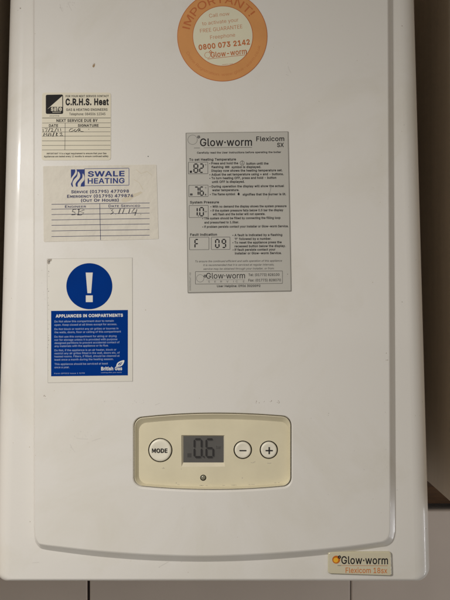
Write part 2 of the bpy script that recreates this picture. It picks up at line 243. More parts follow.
class MB:
    def __init__(s): s.v = []; s.f = []; s.m = []; s.mats = []; s.warp = None; s.smooth = []
    def mi(s, name):
        if name not in s.mats: s.mats.append(name)
        return s.mats.index(name)
    def add(s, pts, faces, m, d=None, smooth=False):
        b = len(s.v)
        for p in pts:
            x, y = p[0], p[1]; dd = p[2] if len(p) > 2 else d
            if s.warp: x, y = s.warp(x, y)
            s.v.append(P(x, y, dd))
        k = s.mi(m)
        for f in faces: s.f.append(tuple(b + i for i in f)); s.m.append(k); s.smooth.append(smooth)
    def poly(s, pts, d, m, holes=()):
        loops = [[Vector((p[0], p[1], 0)) for p in pts]] + [[Vector((p[0], p[1], 0)) for p in h] for h in holes]
        tris = tessellate_polygon(loops)
        allp = [q for lp in loops for q in lp]
        fs = []
        for t in tris:
            a, b, c = [allp[i] for i in t]
            fs.append(t if (b - a).cross(c - a).z > 0 else (t[0], t[2], t[1]))
        s.add([(p.x, p.y) for p in allp], fs, m, d)
    def loft(s, loops, m, smooth=False, closed=True):   # loops of (x,y,d)
        n = len(loops[0]); pts = [p for lp in loops for p in lp]; fs = []
        for k in range(len(loops) - 1):
            for i in range(n if closed else n - 1):
                j = (i + 1) % n
                fs.append((k * n + i, k * n + j, (k + 1) * n + j, (k + 1) * n + i))
        ny = 0
        for f in fs:                       # the side turned to the room (low d) is the outside
            a, b, c = [pts[i] for i in f[:3]]; e = pts[f[3]]
            u = (c[0] - a[0], c[2] - a[2], -(c[1] - a[1])); v = (e[0] - b[0], e[2] - b[2], -(e[1] - b[1]))
            ny += u[2] * v[0] - u[0] * v[2]
        if ny > 0: fs = [f[::-1] for f in fs]
        s.add(pts, fs, m, 0, smooth)
    def slab(s, pts, d0, d1, m, side=None, bev=0):      # front d0, back d1
        s.poly(pts, d0, m)
        s.loft([[(*p, d0) for p in pts], [(*p, d1) for p in pts]], side or m)
    def line(s, x0, y0, x1, y1, w, d, m):
        dx, dy = x1 - x0, y1 - y0; L = math.hypot(dx, dy) or 1; nx, ny = -dy / L * w / 2, dx / L * w / 2
        s.add([(x0 + nx, y0 + ny), (x1 + nx, y1 + ny), (x1 - nx, y1 - ny), (x0 - nx, y0 - ny)], [(0, 1, 2, 3)], m, d)
    def box(s, x0, y0, x1, y1, w, d, m):
        s.line(x0, y0, x1, y0, w, d, m); s.line(x0, y1, x1, y1, w, d, m)
        s.line(x0, y0 + w / 2, x0, y1 - w / 2, w, d, m); s.line(x1, y0 + w / 2, x1, y1 - w / 2, w, d, m)
    def rect(s, x0, y0, x1, y1, d, m): s.add([(x0, y0), (x1, y0), (x1, y1), (x0, y1)], [(0, 1, 2, 3)], m, d)
    def stroke(s, pts, w, d, m):
        """pen line of varying width as one ribbon"""
        n = len(pts); L = []; R = []
        for i, p in enumerate(pts):
            a = pts[max(0, i - 1)]; b = pts[min(n - 1, i + 1)]
            dx, dy = b[0] - a[0], b[1] - a[1]; q = math.hypot(dx, dy) or 1
            ww = w * (.75 + .5 * random.random()) / 2
            L.append((p[0] - dy / q * ww, p[1] + dx / q * ww)); R.append((p[0] + dy / q * ww, p[1] - dx / q * ww))
        s.add(L + R, [(i, i + 1, n + i + 1, n + i) for i in range(n - 1)], m, d)
    def text(s, t, x0, x1, base, cap, d, m, off=0, sc=False, rot=0, spacing=1.0, shear=0, center=None):
        v, f = glyphs(t, off, sc, spacing, shear)
        a = min(p[0] for p in v); b = max(p[0] for p in v)
        sx = (x1 - x0) / (b - a); sy = cap / CAP
        pts = [(x0 + (p[0] - a) * sx, base - p[1] * sy) for p in v]
        if rot:
            cx, cy = center or ((x0 + x1) / 2, base - cap / 2); c, q = math.cos(rot), math.sin(rot)
            pts = [(cx + (x - cx) * c + (y - cy) * q, cy - (x - cx) * q + (y - cy) * c) for x, y in pts]
        s.add(pts, f, m, d)
    def arc_text(s, t, cx, cy, r, a0, a1, cap, d, m, off=0, inside=False):
        """letters set round a circle; angles in degrees anticlockwise from +x"""
        v, f = glyphs(t, off)
        a = min(p[0] for p in v); b = max(p[0] for p in v); sy = cap / CAP
        pts = []
        for x, y in v:
            u = (x - a) / (b - a); an = math.radians(a0 + (a1 - a0) * u)
            rr = r - y * sy if inside else r + y * sy
            pts.append((cx + rr * math.cos(an), cy - rr * math.sin(an)))
        s.add(pts, f, m, d)
    def seg(s, ch, x0, y0, x1, y1, w, d, m):
        """seven segment digit"""
        on = {'0': 'abcdef', '1': 'bc', '2': 'abged', '6': 'acdefg', '7': 'abc', '8': 'abcdefg', '9': 'abcdfg', 'F': 'aefg', '5': 'acdfg'}[ch]
        ym = (y0 + y1) / 2; g = w * .18; h = w / 2
        def H(y): s.poly([(x0 + g, y), (x0 + g + h, y - h), (x1 - g - h, y - h), (x1 - g, y), (x1 - g - h, y + h), (x0 + g + h, y + h)], d, m)
        def V(x, a, b): s.poly([(x, a + g), (x + h, a + g + h), (x + h, b - g - h), (x, b - g), (x - h, b - g - h), (x - h, a + g + h)], d, m)
        if 'a' in on: H(y0)
        if 'g' in on: H(ym)
        if 'd' in on: H(y1)
        if 'f' in on: V(x0, y0, ym)
        if 'e' in on: V(x0, ym, y1)
        if 'b' in on: V(x1, y0, ym)
        if 'c' in on: V(x1, ym, y1)
    def build(s, name, parent=None, label=None, fix=True):
        me = bpy.data.meshes.new(name); me.from_pydata(s.v, [], s.f)
        for k in s.mats: me.materials.append(MATS[k])
        for p, k, sm in zip(me.polygons, s.m, s.smooth): p.material_index = k; p.use_smooth = sm
        bm = bmesh.new(); bm.from_mesh(me)
        # make every flat printed face look at the viewer's side
        for f in bm.faces:
            f.normal_update()
            if abs(f.normal.y) > .9 and f.normal.y > 0 and not f.smooth: f.normal_flip()
        bm.to_mesh(me); bm.free()
        o = bpy.data.objects.new(name, me); COL.objects.link(o)
        if parent: o.parent = parent
        if label: o['label'] = label
        return o

def circle(cx, cy, r, n=48, ry=None): return [(cx + r * math.cos(2 * math.pi * i / n), cy + (ry or r) * math.sin(2 * math.pi * i / n)) for i in range(n)]
def rrect(q, r, n=6):
    """quad q (TL,TR,BR,BL) with rounded corners"""
    out = []
    for i in range(4):
        p = Vector(q[i]); a = (Vector(q[i - 1]) - p).normalized(); b = (Vector(q[(i + 1) % 4]) - p).normalized()
        for k in range(n + 1):
            t = k / n; u = (p + a * r); w = (p + b * r)
            z = u * (1 - t) ** 2 + p * 2 * t * (1 - t) + w * t * t
            out.append((z.x, z.y))
    return out
def thing(name, label, cat):
    o = bpy.data.objects.new(name, None); COL.objects.link(o); o['label'] = label; o['category'] = cat
    o.empty_display_size = .05
    return o

# ================================================================== THE BOILER
boiler = thing('gas_boiler', 'white enamelled wall hung gas boiler covered in service stickers, with cream control panel', 'boiler')

# ---- outer casing
FL = 8.0                                   # flange sits this far behind the front panel
def case_loop(iside, ibot, d):
    k = (750 + 28) / 750                   # the widest line of the casing lies 21 mm back
    def wx(x): return 225 + (x - 225) * k
    yT, yB = -150, 300 + 282.3 * (750 + 14) / 750
    def xl(y): return wx(11.3 - .0262 * (300 + (y - 300) / k)) + iside
    def xr(y): return wx(413.2 + .0275 * (300 + (y - 300) / k)) - iside
    R = 15; out = [(xl(yT), yT, d)]
    r = max(2.5, 13 - iside * .55)
    for i in range(1, 12): y = yT + (yB - R - yT) * i / 12; out.append((xl(y), y, d))
    for i in range(13):
        a = math.pi + (-math.pi / 2) * i / 12
        out.append((xl(yB - R) + r + r * math.cos(a), yB - ibot - r + r * math.sin(a), d))
    for i in range(13):
        a = math.pi / 2 - (math.pi / 2) * i / 12
        out.append((xr(yB - R) - r + r * math.cos(a), yB - ibot - r + r * math.sin(a), d))
    for i in range(1, 12): y = yB - R + (yT - yB + R) * i / 12; out.append((xr(y), y, d))
    out.append((xr(yT), yT, d))
    return out
m = MB(); loops = []
rs, rb = 19, 6
for i in range(13):
    a = math.pi / 2 * i / 12
    loops.append(case_loop(rs * (1 - math.sin(a)), rb * (1 - math.sin(a)), FL + (1 - math.cos(a)) * 20))
for lp in [case_loop(0, 0, 60), case_loop(0, 0, 240)]: loops.append(lp)
m.loft(loops, 'enamel_case', smooth=True)
m.poly([(p[0], p[1]) for p in loops[0]], FL, 'enamel_case')
case = m.build('casing', boiler)

# ---- raised front panel with the control opening cut through it
def arc_bottom(x, pts):
    for (a, ya), (b, yb) in zip(pts, pts[1:]):
        if a <= x <= b:
            t = (x - a) / (b - a); return ya + (yb - ya) * t
    return pts[-1][1]
def spline(pts, n=6):
    out = []
    for i in range(len(pts) - 1):
        p0 = Vector(pts[max(0, i - 1)]); p1 = Vector(pts[i]); p2 = Vector(pts[i + 1]); p3 = Vector(pts[min(len(pts) - 1, i + 2)])
        for k in range(n):
            t = k / n
            q = .5 * ((2 * p1) + (p2 - p0) * t + (2 * p0 - 5 * p1 + 4 * p2 - p3) * t * t + (3 * p1 - p0 - 3 * p2 + p3) * t ** 3)
            out.append(tuple(q))
    out.append(tuple(pts[-1])); return out
inner = [(34.6, -140), (34.8, 100), (35, 300), (35.4, 527), (35.8, 534)] + \
        spline([(36.3, 537.5), (38.2, 541.6), (42, 543.8), (60, 546), (100, 550.3), (150, 553.6), (205, 555), (260, 553), (310, 549.4), (350, 545.4), (378, 541.6), (384, 540), (387.6, 536.6), (389.0, 531)], 5) + \
        [(389.2, 500), (388.6, 300), (387.2, 0), (386.6, -140)]
outer = [(32.8, -140), (33, 100), (33.2, 300), (33.6, 530), (34.2, 538)] + \
        spline([(35.2, 542), (38.6, 546.8), (43.5, 549.4), (60, 552), (100, 556.9), (150, 560.6), (205, 561.9), (260, 560.3), (310, 556.5), (350, 552), (379, 547.6), (388, 546), (393.4, 541.4), (396.0, 532)], 5) + \
        [(396, 500), (394.8, 300), (392.8, 0), (392, -140)]
k = (750 + FL) / 750
outer = [(225 + (x - 225) * k, 300 + (y - 300) * k) for x, y in outer]
opening = []
ctl = [((134.2, 420.5), 9), ((290.8, 419), 10), ((290.8, 484.6), 9), ((134.4, 485.5), 9)]
def ctl_outline(l, t, r, b, rad=9):
    """rounded opening with bowed top and bottom; l,t,r,b = insets"""
    x0, x1 = 134.2 + l, 290.9 - r
    def top(x): u = (x - 134) / 157; return 413.6 + t + 4.6 * (2 * u - 1.04) ** 2 * (1 if u < .5 else .85)
    def bot(x): u = (x - 134) / 157; return 489.6 - b - 4.2 * (2 * u - 1.0) ** 2
    out = []
    def corner(cx, cy, a0):
        for i in range(8):
            a = math.radians(a0 + 90 * i / 7); out.append((cx + rad * math.cos(a), cy + rad * math.sin(a)))
    corner(x0 + rad, top(x0 + rad) + rad, 180)
    for i in range(1, 20): x = x0 + rad + (x1 - x0 - 2 * rad) * i / 20; out.append((x, top(x)))
    corner(x1 - rad, top(x1 - rad) + rad, 270)
    corner(x1 - rad, bot(x1 - rad) - rad, 0)
    for i in range(1, 20): x = x1 - rad - (x1 - x0 - 2 * rad) * i / 20; out.append((x, bot(x)))
    corner(x0 + rad, bot(x0 + rad) - rad, 90)
    return out
m = MB()
op = ctl_outline(-1.8, -1.4, -1.9, -2.8, 10.2)
m.poly(inner, 0, 'enamel', holes=[op])
# edge: small soft shoulder, then the sloping side
def mixl(a, b, t, d): return [(p[0] + (q[0] - p[0]) * t, p[1] + (q[1] - p[1]) * t, d) for p, q in zip(a, b)]
m.loft([mixl(inner, outer, 0, 0), mixl(inner, outer, .1, .25), mixl(inner, outer, .2, .9), mixl(inner, outer, .9, FL - .5), mixl(inner, outer, 1.0, FL + .1)], 'enamel', smooth=True, closed=False)
op2 = ctl_outline(-.3, -.3, -.3, -.3, 9.2)
m.loft([mixl(op, op2, 0, 0), mixl(op, op2, .25, .12), mixl(op, op2, .6, .6), mixl(op, op2, .88, 1.7), mixl(op, op2, 1, 5.8)], 'enamel', smooth=True)
# marks of wear
def blot(cx, cy, rx, ry, mm, n=9, a=0, d=-.05):
    pts = []
    for i in range(n):
        t = 2 * math.pi * i / n; q = .65 + .6 * random.random()
        x, y = rx * q * math.cos(t), ry * q * math.sin(t)
        pts.append((cx + x * math.cos(a) - y * math.sin(a), cy + x * math.sin(a) + y * math.cos(a)))
    m.poly(pts, d, mm)
blot(148.2, 156.4, .7, .6, 'ink_soft')
blot(93.8, 65.5, 1.3, 2.6, 'drip'); blot(93.7, 63.5, .9, 1, 'smudge', d=-.08)
for cx, cy, n_, sx, sy, mm in [(70, 5, 9, 7, 3, 'smudge'), (61, 9, 4, 2, 3, 'smudge'), (82, 437, 10, 10, 6, 'smudge'), (66, 449, 5, 5, 5, 'smudge'),
                               (268, 402, 12, 12, 1.2, 'grime'), (140, 402, 7, 8, 2, 'smudge'), (112, 402, 4, 8, 1, 'smudge'), (329, 416, 2, 3, 3, 'grime'),
                               (387, 335, 3, 1, 30, 'grime'), (386, 440, 5, 1.5, 40, 'smudge'), (43, 300, 6, 2, 30, 'smudge'), (290, 70, 3, 4, 10, 'smudge'),
                               (340, 470, 5, 25, 25, 'smudge'), (200, 520, 4, 60, 15, 'smudge'), (45, 402, 3, 3, 12, 'grime'), (360, 45, 3, 30, 25, 'smudge')]:
    for i in range(n_):
        x = cx + random.uniform(-sx, sx); y = cy + random.uniform(-sy, sy)
        blot(x, y, random.uniform(.25, .9), random.uniform(.15, .4), mm, a=random.uniform(0, 3))
for (x, y, dx, dy) in [(68, 2, 4, 9), (60, 4, 2, 7), (92, 441, 9, -3), (70, 444, 5, 8), (44, 398, 3, 1), (76, 438, 12, 1), (288, 66, 3, 7), (155, 405, 5, -2)]:
    m.stroke([(x, y), (x + dx * .4, y + dy * .5 + .3), (x + dx, y + dy)], .45, -.05, 'smudge')
panel = m.build('front_panel', boiler)

# scuffs on the casing itself
def mark():
    global m
    if m.v: m.build('scuff_mark', boiler)
    m = MB()
m = MB()
for (x, y, dx, dy) in [(159, 569.5, 9, -5), (30, 565.7, 7, -.6)]:
    m.stroke([(x, y), (x + dx * .4, y + dy * .4), (x + dx, y + dy)], .5, FL - .06, 'smudge'); mark()
for cx, cy, r in [(158.6, 570, .8), (181, 564.5, .7), (28, 524, .6), (18, 5, .6), (404, 23, .6), (406, 123, .7), (399, 492, .8), (404, 302, .5), (386, 576, .6), (384, 574.8, .7)]:
    blot(cx, cy, r, r * .8, 'smudge' if r > .65 else 'grime', d=FL - .06); mark()

# ---- control panel
cp = MB(); FD = 4.4
o1 = ctl_outline(.3, .3, .3, .3, 8.8); o1b = ctl_outline(.8, .8, .8, .8, 8.6)
o2 = ctl_outline(4.2, 6.2, 1.9, 1.9, 8.4)
cp.loft([mixl(o1, o1, 0, 5.6), mixl(o1, o1, 0, .1), mixl(o1, o1b, .6, -.35), mixl(o1, o1b, 1, -.3)], 'cream_lip', smooth=True)
cp.loft([mixl(o1b, o2, 0, -.3), mixl(o1b, o2, .12, .3), mixl(o1b, o2, .88, FD - .4), mixl(o1b, o2, 1, FD)], 'cream', smooth=True)
kd = 1 + FD / 750
win = [(180.9, 435.9), (224.9, 436.1), (224.9, 467.6), (181.2, 467.8)]
def hole(cx, cy, r): return circle(cx, cy, r, 40)
bt = [(159.9, 451.1, 12.3), (242.9, 450.8, 9.4), (269.1, 450.8, 9.3)]
led = (203.1, 478.8, 3.1)
cp.poly(o2, FD, 'cream', holes=[win] + [hole(*b) for b in bt] + [hole(*led)])
# display bezel slopes down to the glass
glass = [(183.2, 437.4), (223.6, 437.4), (223.6, 463.6), (183.2, 463.6)]
cp.loft([[(*p, FD) for p in win], [(*p, FD + 2.4) for p in glass]], 'cream_lip')
for cx, cy, r in bt:   # round wells, with a shallow dished rim
    cp.loft([[(*p, FD) for p in hole(cx, cy, r)], [(*p, FD + 1) for p in hole(cx, cy, r - .15)]], 'cream', smooth=True)
    cp.loft([[(*p, FD + 1) for p in hole(cx, cy, r - .15)], [(*p, FD + 3) for p in hole(cx, cy, r - .2)]], 'slot', smooth=True)
    cp.poly(hole(cx, cy, r), FD + 3, 'slot')
cp.loft([[(*p, FD) for p in hole(*led)], [(*p, FD + 2.6) for p in hole(led[0], led[1], 2.9)]], 'slot', smooth=True)
# dark ring added as the gap between fascia and opening, widest on the right
g0 = ctl_outline(-.35, -.35, -.35, -.35, 9.2); g1 = ctl_outline(.3, .3, .3, .3, 8.8)
for (x, y, r) in [(242.4, 479, .45), (163, 468.6, .4), (181, 470, .3), (176, 484, .5)]:
    cp.poly(circle(x, y, r, 7), FD - .05, 'grime')
for (x, y, dx) in [(161.5, 469.2, 3), (251, 463.5, 3.4), (267.5, 464, 4), (254, 462.6, 1.5)]:
    cp.stroke([(x, y), (x + dx * .5, y + .35), (x + dx, y - .1)], .3, FD - .05, 'grime')
# grime collected along the lower lip
for i in range(11):
    x = 142 + random.random() * 140; u = (x - 134) / 157; y = 489.6 - 3.1 - 4.2 * (2 * u - 1) ** 2
    cp.stroke([(x, y), (x + 1.5 + random.random() * 2, y + .05)], .3, FD - .05, 'grime')
control = cp.build('control_panel', boiler, 'cream control panel with bowed edges, display and three round buttons')
gp = MB()
gp.loft([mixl(g0, g0, 0, 3), mixl(g1, g1, 0, 3)], 'gap_ring_dark'); gp.build('gap_ring', control)

def button(cx, cy, r, label, draw):
    b = MB(); loops = []
    for t, d in [(1, 2.8), (1, .0), (.97, -.7), (.9, -1.15), (.78, -1.3), (.6, -1.05), (.35, -.8), (.05, -.7)]:
        loops.append([(*p, FD + d) for p in circle(cx, cy, r * t, 44)])
    b.loft(loops, 'button', smooth=True)
    b.poly(circle(cx, cy, r * .05, 44), FD - .7, 'button')
    draw(b)
    b.build('button', control, label)
def mode(b):
    b.text('MODE', 151.6, 167.2, 453.3, 4.0, FD - 1.35, 'ink', off=.038)
button(159.9, 451.1, 11.2, 'large round button lettered MODE', mode)
button(242.9, 450.8, 8.2, 'small round button with a minus sign', lambda b: b.line(239.4, 451.2, 246.4, 451.2, 1.1, FD - 1.4, 'ink'))
def plus(b):
    b.line(265.7, 451.2, 272.9, 451.2, 1.2, FD - 1.4, 'ink'); b.line(269.3, 447.6, 269.3, 450.6, 1.2, FD - 1.4, 'ink'); b.line(269.3, 451.8, 269.3, 454.8, 1.2, FD - 1.4, 'ink')
button(269.1, 450.8, 8.1, 'small round button with a plus sign', plus)
b = MB(); loops = []
for t, d in [(1, 2.5), (1, .6), (.85, 0), (.5, -.35), (.05, -.45)]: loops.append([(*p, FD + d) for p in circle(led[0], led[1], 2.45 * t, 24)])
b.loft(loops, 'lens', smooth=True); b.build('indicator_light', control)
# display
b = MB(); GD = FD + 2.2
b.slab([(182.2, 436.6), (224.6, 436.6), (224.6, 464.6), (182.2, 464.6)], GD, GD + 1, 'lcd')
for dx, dy, mm, dd in [(.7, .9, 'lcd_faint_and_shadow', -.03), (0, 0, 'lcd_digit', -.06)]:  # the paler offset copy is the digits' shadow, painted on the display
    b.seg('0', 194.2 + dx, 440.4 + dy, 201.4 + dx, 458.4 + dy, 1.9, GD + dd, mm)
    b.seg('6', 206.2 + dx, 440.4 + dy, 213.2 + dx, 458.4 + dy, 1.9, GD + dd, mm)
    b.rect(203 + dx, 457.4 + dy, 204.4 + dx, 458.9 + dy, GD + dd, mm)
b.rect(187, 454.6, 191.2, 458.8, GD - .03, 'lcd_faint_and_shadow')
b.text('bar', 216.2, 221.2, 450.2, 3.2, GD - .03, 'lcd_faint_and_shadow', off=.02)
b.build('display', control, 'grey liquid crystal display reading 0.6 bar')

# ================================================================== STICKERS
def shear_warp(slope, x0, kx=0, y0=0, xc=0):
    return lambda x, y: (x + (x - xc) * 0 + kx * (y - y0), y + slope * (x - x0))

def logo_bulb(b, cx, cy, r, d, ring, dots):
    """ring with a little four-petal spark at its upper right"""
    o = circle(cx, cy, r, 36); i = circle(cx, cy, r - .35, 36)
    b.loft([[(*p, d) for p in o], [(*p, d) for p in i]], ring)
    for k in range(5):
        a = math.radians(20 + 72 * k)
        b.poly(circle(cx + r * 1.25 + 1.0 * math.cos(a), cy - r * .55 + 1.0 * math.sin(a), .62, 8), d, dots)

# ---- 1. round orange sticker
t = 0.35
b = MB(); cx, cy = 222.3, 36.4
b.slab(circle(cx, cy, 45.1, 96), -t, .02, 'orange')
b.loft([[(*p, -t - .05) for p in circle(cx, cy, 45.0, 96)], [(*p, -t - .05) for p in circle(cx, cy, 44.5, 96)]], 'orange_ink')
b.arc_text('IMPORTANT!', cx, cy, 33.3, 168, 36, 7.6, -t - .06, 'orange_ink', off=.006)
b.arc_text('Online Registration: www.glow-worm.co.uk', cx, cy, 39.6, 204, 346, 2.9, -t - .06, 'orange_ink', off=-.02, inside=True)
rs_ = b.build('round_sticker', boiler, 'round orange sticker with a cream centre about a free guarantee')
b = MB(); ix, iy = 222.8, 36.2
b.poly(circle(ix, iy, 30.1, 80), -t - .08, 'round_centre')
b.loft([[(*p, -t - .1) for p in circle(ix, iy, 30.3, 80)], [(*p, -t - .1) for p in circle(ix, iy, 29.7, 80)]], 'orange_ink')
R7 = math.radians(6.3)
def ct(s, cxx, cyy, w, cap, off=0): b.text(s, cxx - w / 2, cxx + w / 2, cyy + cap / 2, cap, -t - .12, 'orange_ink', off=off, rot=R7)
ct('Call now', 219.2, 14.8, 20.5, 3.6, -.008)
ct('to activate your', 220.2, 21.8, 36.5, 3.6, -.008)
ct('FREE GUARANTEE', 221.2, 28.8, 42.5, 3.8, -.008)
ct('Freephone', 222.6, 36.2, 25, 3.8, -.008)
ct('0800 073 2142', 224.2, 44.8, 51.5, 4.9, .04)
ct('Glow-worm', 228.6, 53.2, 36, 5.2, .02)
b.text('Helpline open', 222, 233, 64.8, 1.0, -t - .12, 'orange_ink', rot=R7)
lg = circle(207.6, 55.2, 3.1, 30)
b.loft([[(*p, -t - .12) for p in lg], [(*p, -t - .12) for p in circle(207.6, 55.2, 2.75, 30)]], 'orange_ink')
for q in range(4): b.poly(circle(210.6 + 1.0 * math.cos(q * 1.57), 51.8 + 1.0 * math.sin(q * 1.57), .6, 7), -t - .12, 'orange_ink')
b.line(207.5, 59.2, 246.6, 54.9, .45, -t - .12, 'orange_ink'); b.line(246.4, 55, 246.6, 50.6, .4, -t - .12, 'orange_ink')
b.build('sticker_centre', rs_)

# ---- 2. service card with black emblem
b = MB(); d = -t - .06; b.warp = None
b.slab(rrect([(42.2, 92.8), (111.0, 92.6), (110.8, 160.2), (41.6, 160.3)], 3), -t, .02, 'card')
b.warp = shear_warp(-.004, 76)
b.text('FOR YOUR NEXT SERVICE CONTACT', 65.8, 108.8, 97.2, 1.9, d, 'ink', off=.03)
b.text('C.R.H.S. Heat', 65.6, 108.8, 105.0, 6.0, d, 'ink', off=.055)
b.text('GAS & HEATING ENGINEERS', 66.2, 107.6, 110.9, 2.3, d, 'ink', off=.02)
b.text('Telephone: 084506 12345', 69.3, 105.4, 115.3, 2.4, d, 'ink', off=.015)
b.text('202998', 49.6, 59.2, 116.6, 1.4, d, 'ink_soft')
b.line(42.3, 117.9, 110.6, 118.1, .45, d, 'ink')
b.text('NEXT SERVICE DUE BY', 56.5, 97.8, 121.9, 2.6, d, 'ink', off=.038)
b.line(42.3, 123.0, 110.6, 123.1, .35, d, 'ink_soft')
b.text('DATE', 49, 58.2, 126.8, 2.4, d, 'ink', off=.04); b.text('SIGNATURE', 77.9, 98.7, 126.8, 2.4, d, 'ink', off=.04)
for y in (127.6, 131.9, 136.1, 140.8, 145.4, 149.9): b.line(42.1, y, 110.5, y + .1, .38, d, 'ink_soft')
b.line(65.2, 123.2, 65, 149.9, .4, d, 'ink_soft')
b.text('IMPORTANT', 46.8, 58.6, 154.3, 1.5, d, 'ink', off=.03)
b.text('It is a legal requirement to ensure that your Gas', 59.6, 106.5, 154.3, 1.6, d, 'ink', off=.03)
b.text('Appliances are tested every 12 months to ensure continued safety', 44, 108.5, 157.2, 1.6, d, 'ink', off=.03)
for pts in [[(43, 128.8), (43.4, 131.7)], [(45, 128.6), (47.4, 128.4), (46, 131.9)], [(48.2, 132), (50.2, 128)], [(51, 129), (52.6, 128.4), (52.9, 129.6), (51.2, 131.6), (53.4, 131.4)],
            [(54.6, 132), (56.8, 127.8)], [(58, 128.6), (58.2, 131.4)], [(60.6, 128.4), (60.9, 131.2)]]:
    b.stroke(pts, .6, d - .03, 'ink')
for pts in [[(43.8, 136), (44.4, 133), (45.6, 134.6), (46.8, 132.8), (47, 135.8)], [(49.4, 132.8), (48.4, 136.2)], [(50.8, 133), (51, 136)], [(54.2, 132.4), (52.8, 136.6)],
            [(56.2, 132.8), (57.6, 133.4), (56.3, 134.6), (57.7, 135.6), (56.2, 136), (56.3, 134.7), (57, 133)], [(59.8, 133.6), (61.6, 132.8), (62, 134), (60, 136), (63, 135.6)]]:
    b.stroke(pts, .75, d - .03, 'ink')
for pts in [[(73, 128.8), (70.6, 129), (69.2, 130.8), (70.4, 132), (73, 131), (75.6, 129.2), (74.2, 131.4), (75.8, 131.6), (79, 128.6), (80.4, 128.8), (78.2, 131.4), (80, 130.2), (81, 131.6), (83.6, 131.8)], [(88.6, 129.2), (88.9, 129.6)]]:
    b.stroke(pts, .6, d - .03, 'ink')
card = b.build('service_sticker', boiler, 'small cream service due card with a black square emblem and heavy lettering')
b = MB(); d = -t - .1
b.poly(rrect([(45.9, 94.9), (63.1, 94.6), (63.2, 114.0), (45.9, 114.0)], 1.6), d, 'ink')
b.poly([(62.3, 96.2), (62.4, 107.2), (50.2, 107.4), (47.4, 109.4), (52, 105.2)], d - .03, 'card')
b.rect(50.2, 107.0, 62.6, 111.2, d - .05, 'ink'); b.text('safe', 51.0, 62.0, 110.9, 4.2, d - .09, 'card', off=.03)
b.line(52.5, 112.3, 61, 112.2, .5, d - .03, 'card')
b.build('emblem', card)

# ---- 3. larger paper sticker with flame emblem
b = MB(); b.slab(rrect([(43.2, 166.2), (156.4, 164.6), (158.6, 239.0), (43.8, 242.0)], 1.2, 3), -t, .02, 'paper')
d = -t - .06
st = [(126, 195), (133, 192), (141, 190), (148, 187.5), (151, 189), (145, 193), (138, 196), (133, 200.5), (127, 202.6), (121, 202), (120.5, 198.4)]
b.poly([(123.5 + (x - 123.5) * .7, 201 + (y - 201) * .7) for x, y in st], -t - .03, 'paper_stain')
b.warp = shear_warp(-.012, 100)
NV = 'navy'
b.box(84.6, 168.6, 129.0, 185.6, .5, d, NV)
b.text('SWALE', 87.8, 124.6, 176.4, 5.0, d, NV, off=.038)
b.text('HEATING', 87.8, 124.6, 183.4, 5.0, d, NV, off=.03)
b.text('Service (01795) 477098', 71.2, 129.0, 192.9, 2.8, d, 'navy_line', off=.035, sc=True)
b.text('Emergency (01795) 479876', 67.2, 133.2, 197.4, 2.8, d, 'navy_line', off=.035, sc=True)
b.text('(Out Of Hours)', 81, 118.8, 201.6, 2.7, d, 'navy_line', off=.035, sc=True)
for y in (203.6, 208.5, 213.8, 219.2, 224.6, 230.2, 235.8): b.line(51.6, y + .2, 149.6, y, .5, d, 'navy_line')
b.line(99.8, 203.6, 100.6, 240.0, .5, d, 'navy_line')
b.text('Engineer', 65, 86.2, 207.4, 2.4, d, 'navy_line', sc=True, off=.02); b.text('Date Serviced', 108.6, 140.2, 207.3, 2.4, d, 'navy_line', sc=True, off=.02)
for pts in [[(76.4, 209), (73.2, 209), (72.4, 211.2), (75, 212), (75.2, 214.4), (71.6, 214.4)], [(79.2, 208.8), (78.2, 214.4)], [(77.6, 209.4), (81, 208.4), (84.6, 209.6), (79.4, 211.6), (84, 212.6), (81.2, 214.8), (77.4, 214.6)],
            [(110, 208.8), (113.6, 208.6), (111.6, 210.8), (113.6, 212.4), (110.6, 214.4)], [(115.6, 214), (116, 214.3)], [(120.4, 209), (118.6, 214.2)], [(124.4, 208.6), (122.4, 214.2)], [(126.2, 214), (126.6, 214.2)],
            [(130, 209.2), (128.6, 214)], [(134.6, 209), (131.6, 212.8), (136.4, 213)], [(137, 209.8), (134.8, 216)], [(140.6, 214.8), (141, 215)]]:
    b.stroke(pts, .75, d - .03, 'pen')
# fold creases
for pts in [[(136, 170), (141, 174), (147, 172), (152, 176)], [(134, 180), (139, 183), (143, 190)], [(122, 166.6), (126, 168), (130, 167)]]:
    b.stroke(pts, .5, d + .02, 'paper_stain')
paper = b.build('service_record', boiler, 'wide wrinkled cream paper sticker with blue flame emblem and ruled rows')
b = MB(); b.warp = shear_warp(-.012, 100); d = -t - .1
b.rect(71.0, 169.2, 84.6, 186.4, d, NV)
def flame(pts, k): b.poly(pts, d - .03 - .02 * k, 'paper')
flame(spline([(73.6, 187.2), (72.6, 183), (74.2, 179.4), (77.2, 176), (78.2, 171.4), (80.2, 174.4), (79.6, 178), (76.6, 181.6), (75.6, 184), (76.4, 187.6)], 4), 0)
flame(spline([(78.0, 186.8), (77.8, 183.4), (80, 180.4), (82.4, 177.4), (82.8, 173.4), (84.4, 176.4), (84.2, 180), (81.4, 183.4), (80.6, 186.6)], 4), 1)
flame(spline([(71.0, 183.6), (71.0, 178.6), (73.6, 174.8), (75.4, 171.4), (75.2, 167.6), (77, 170.6), (76.6, 174), (73.6, 177.6), (72.4, 180.6)], 4), 2)
flame(spline([(71.0, 183.8), (72.6, 187), (76, 189.2), (74.2, 190.4), (71.2, 188)], 4), 3)
b.build('emblem', paper)

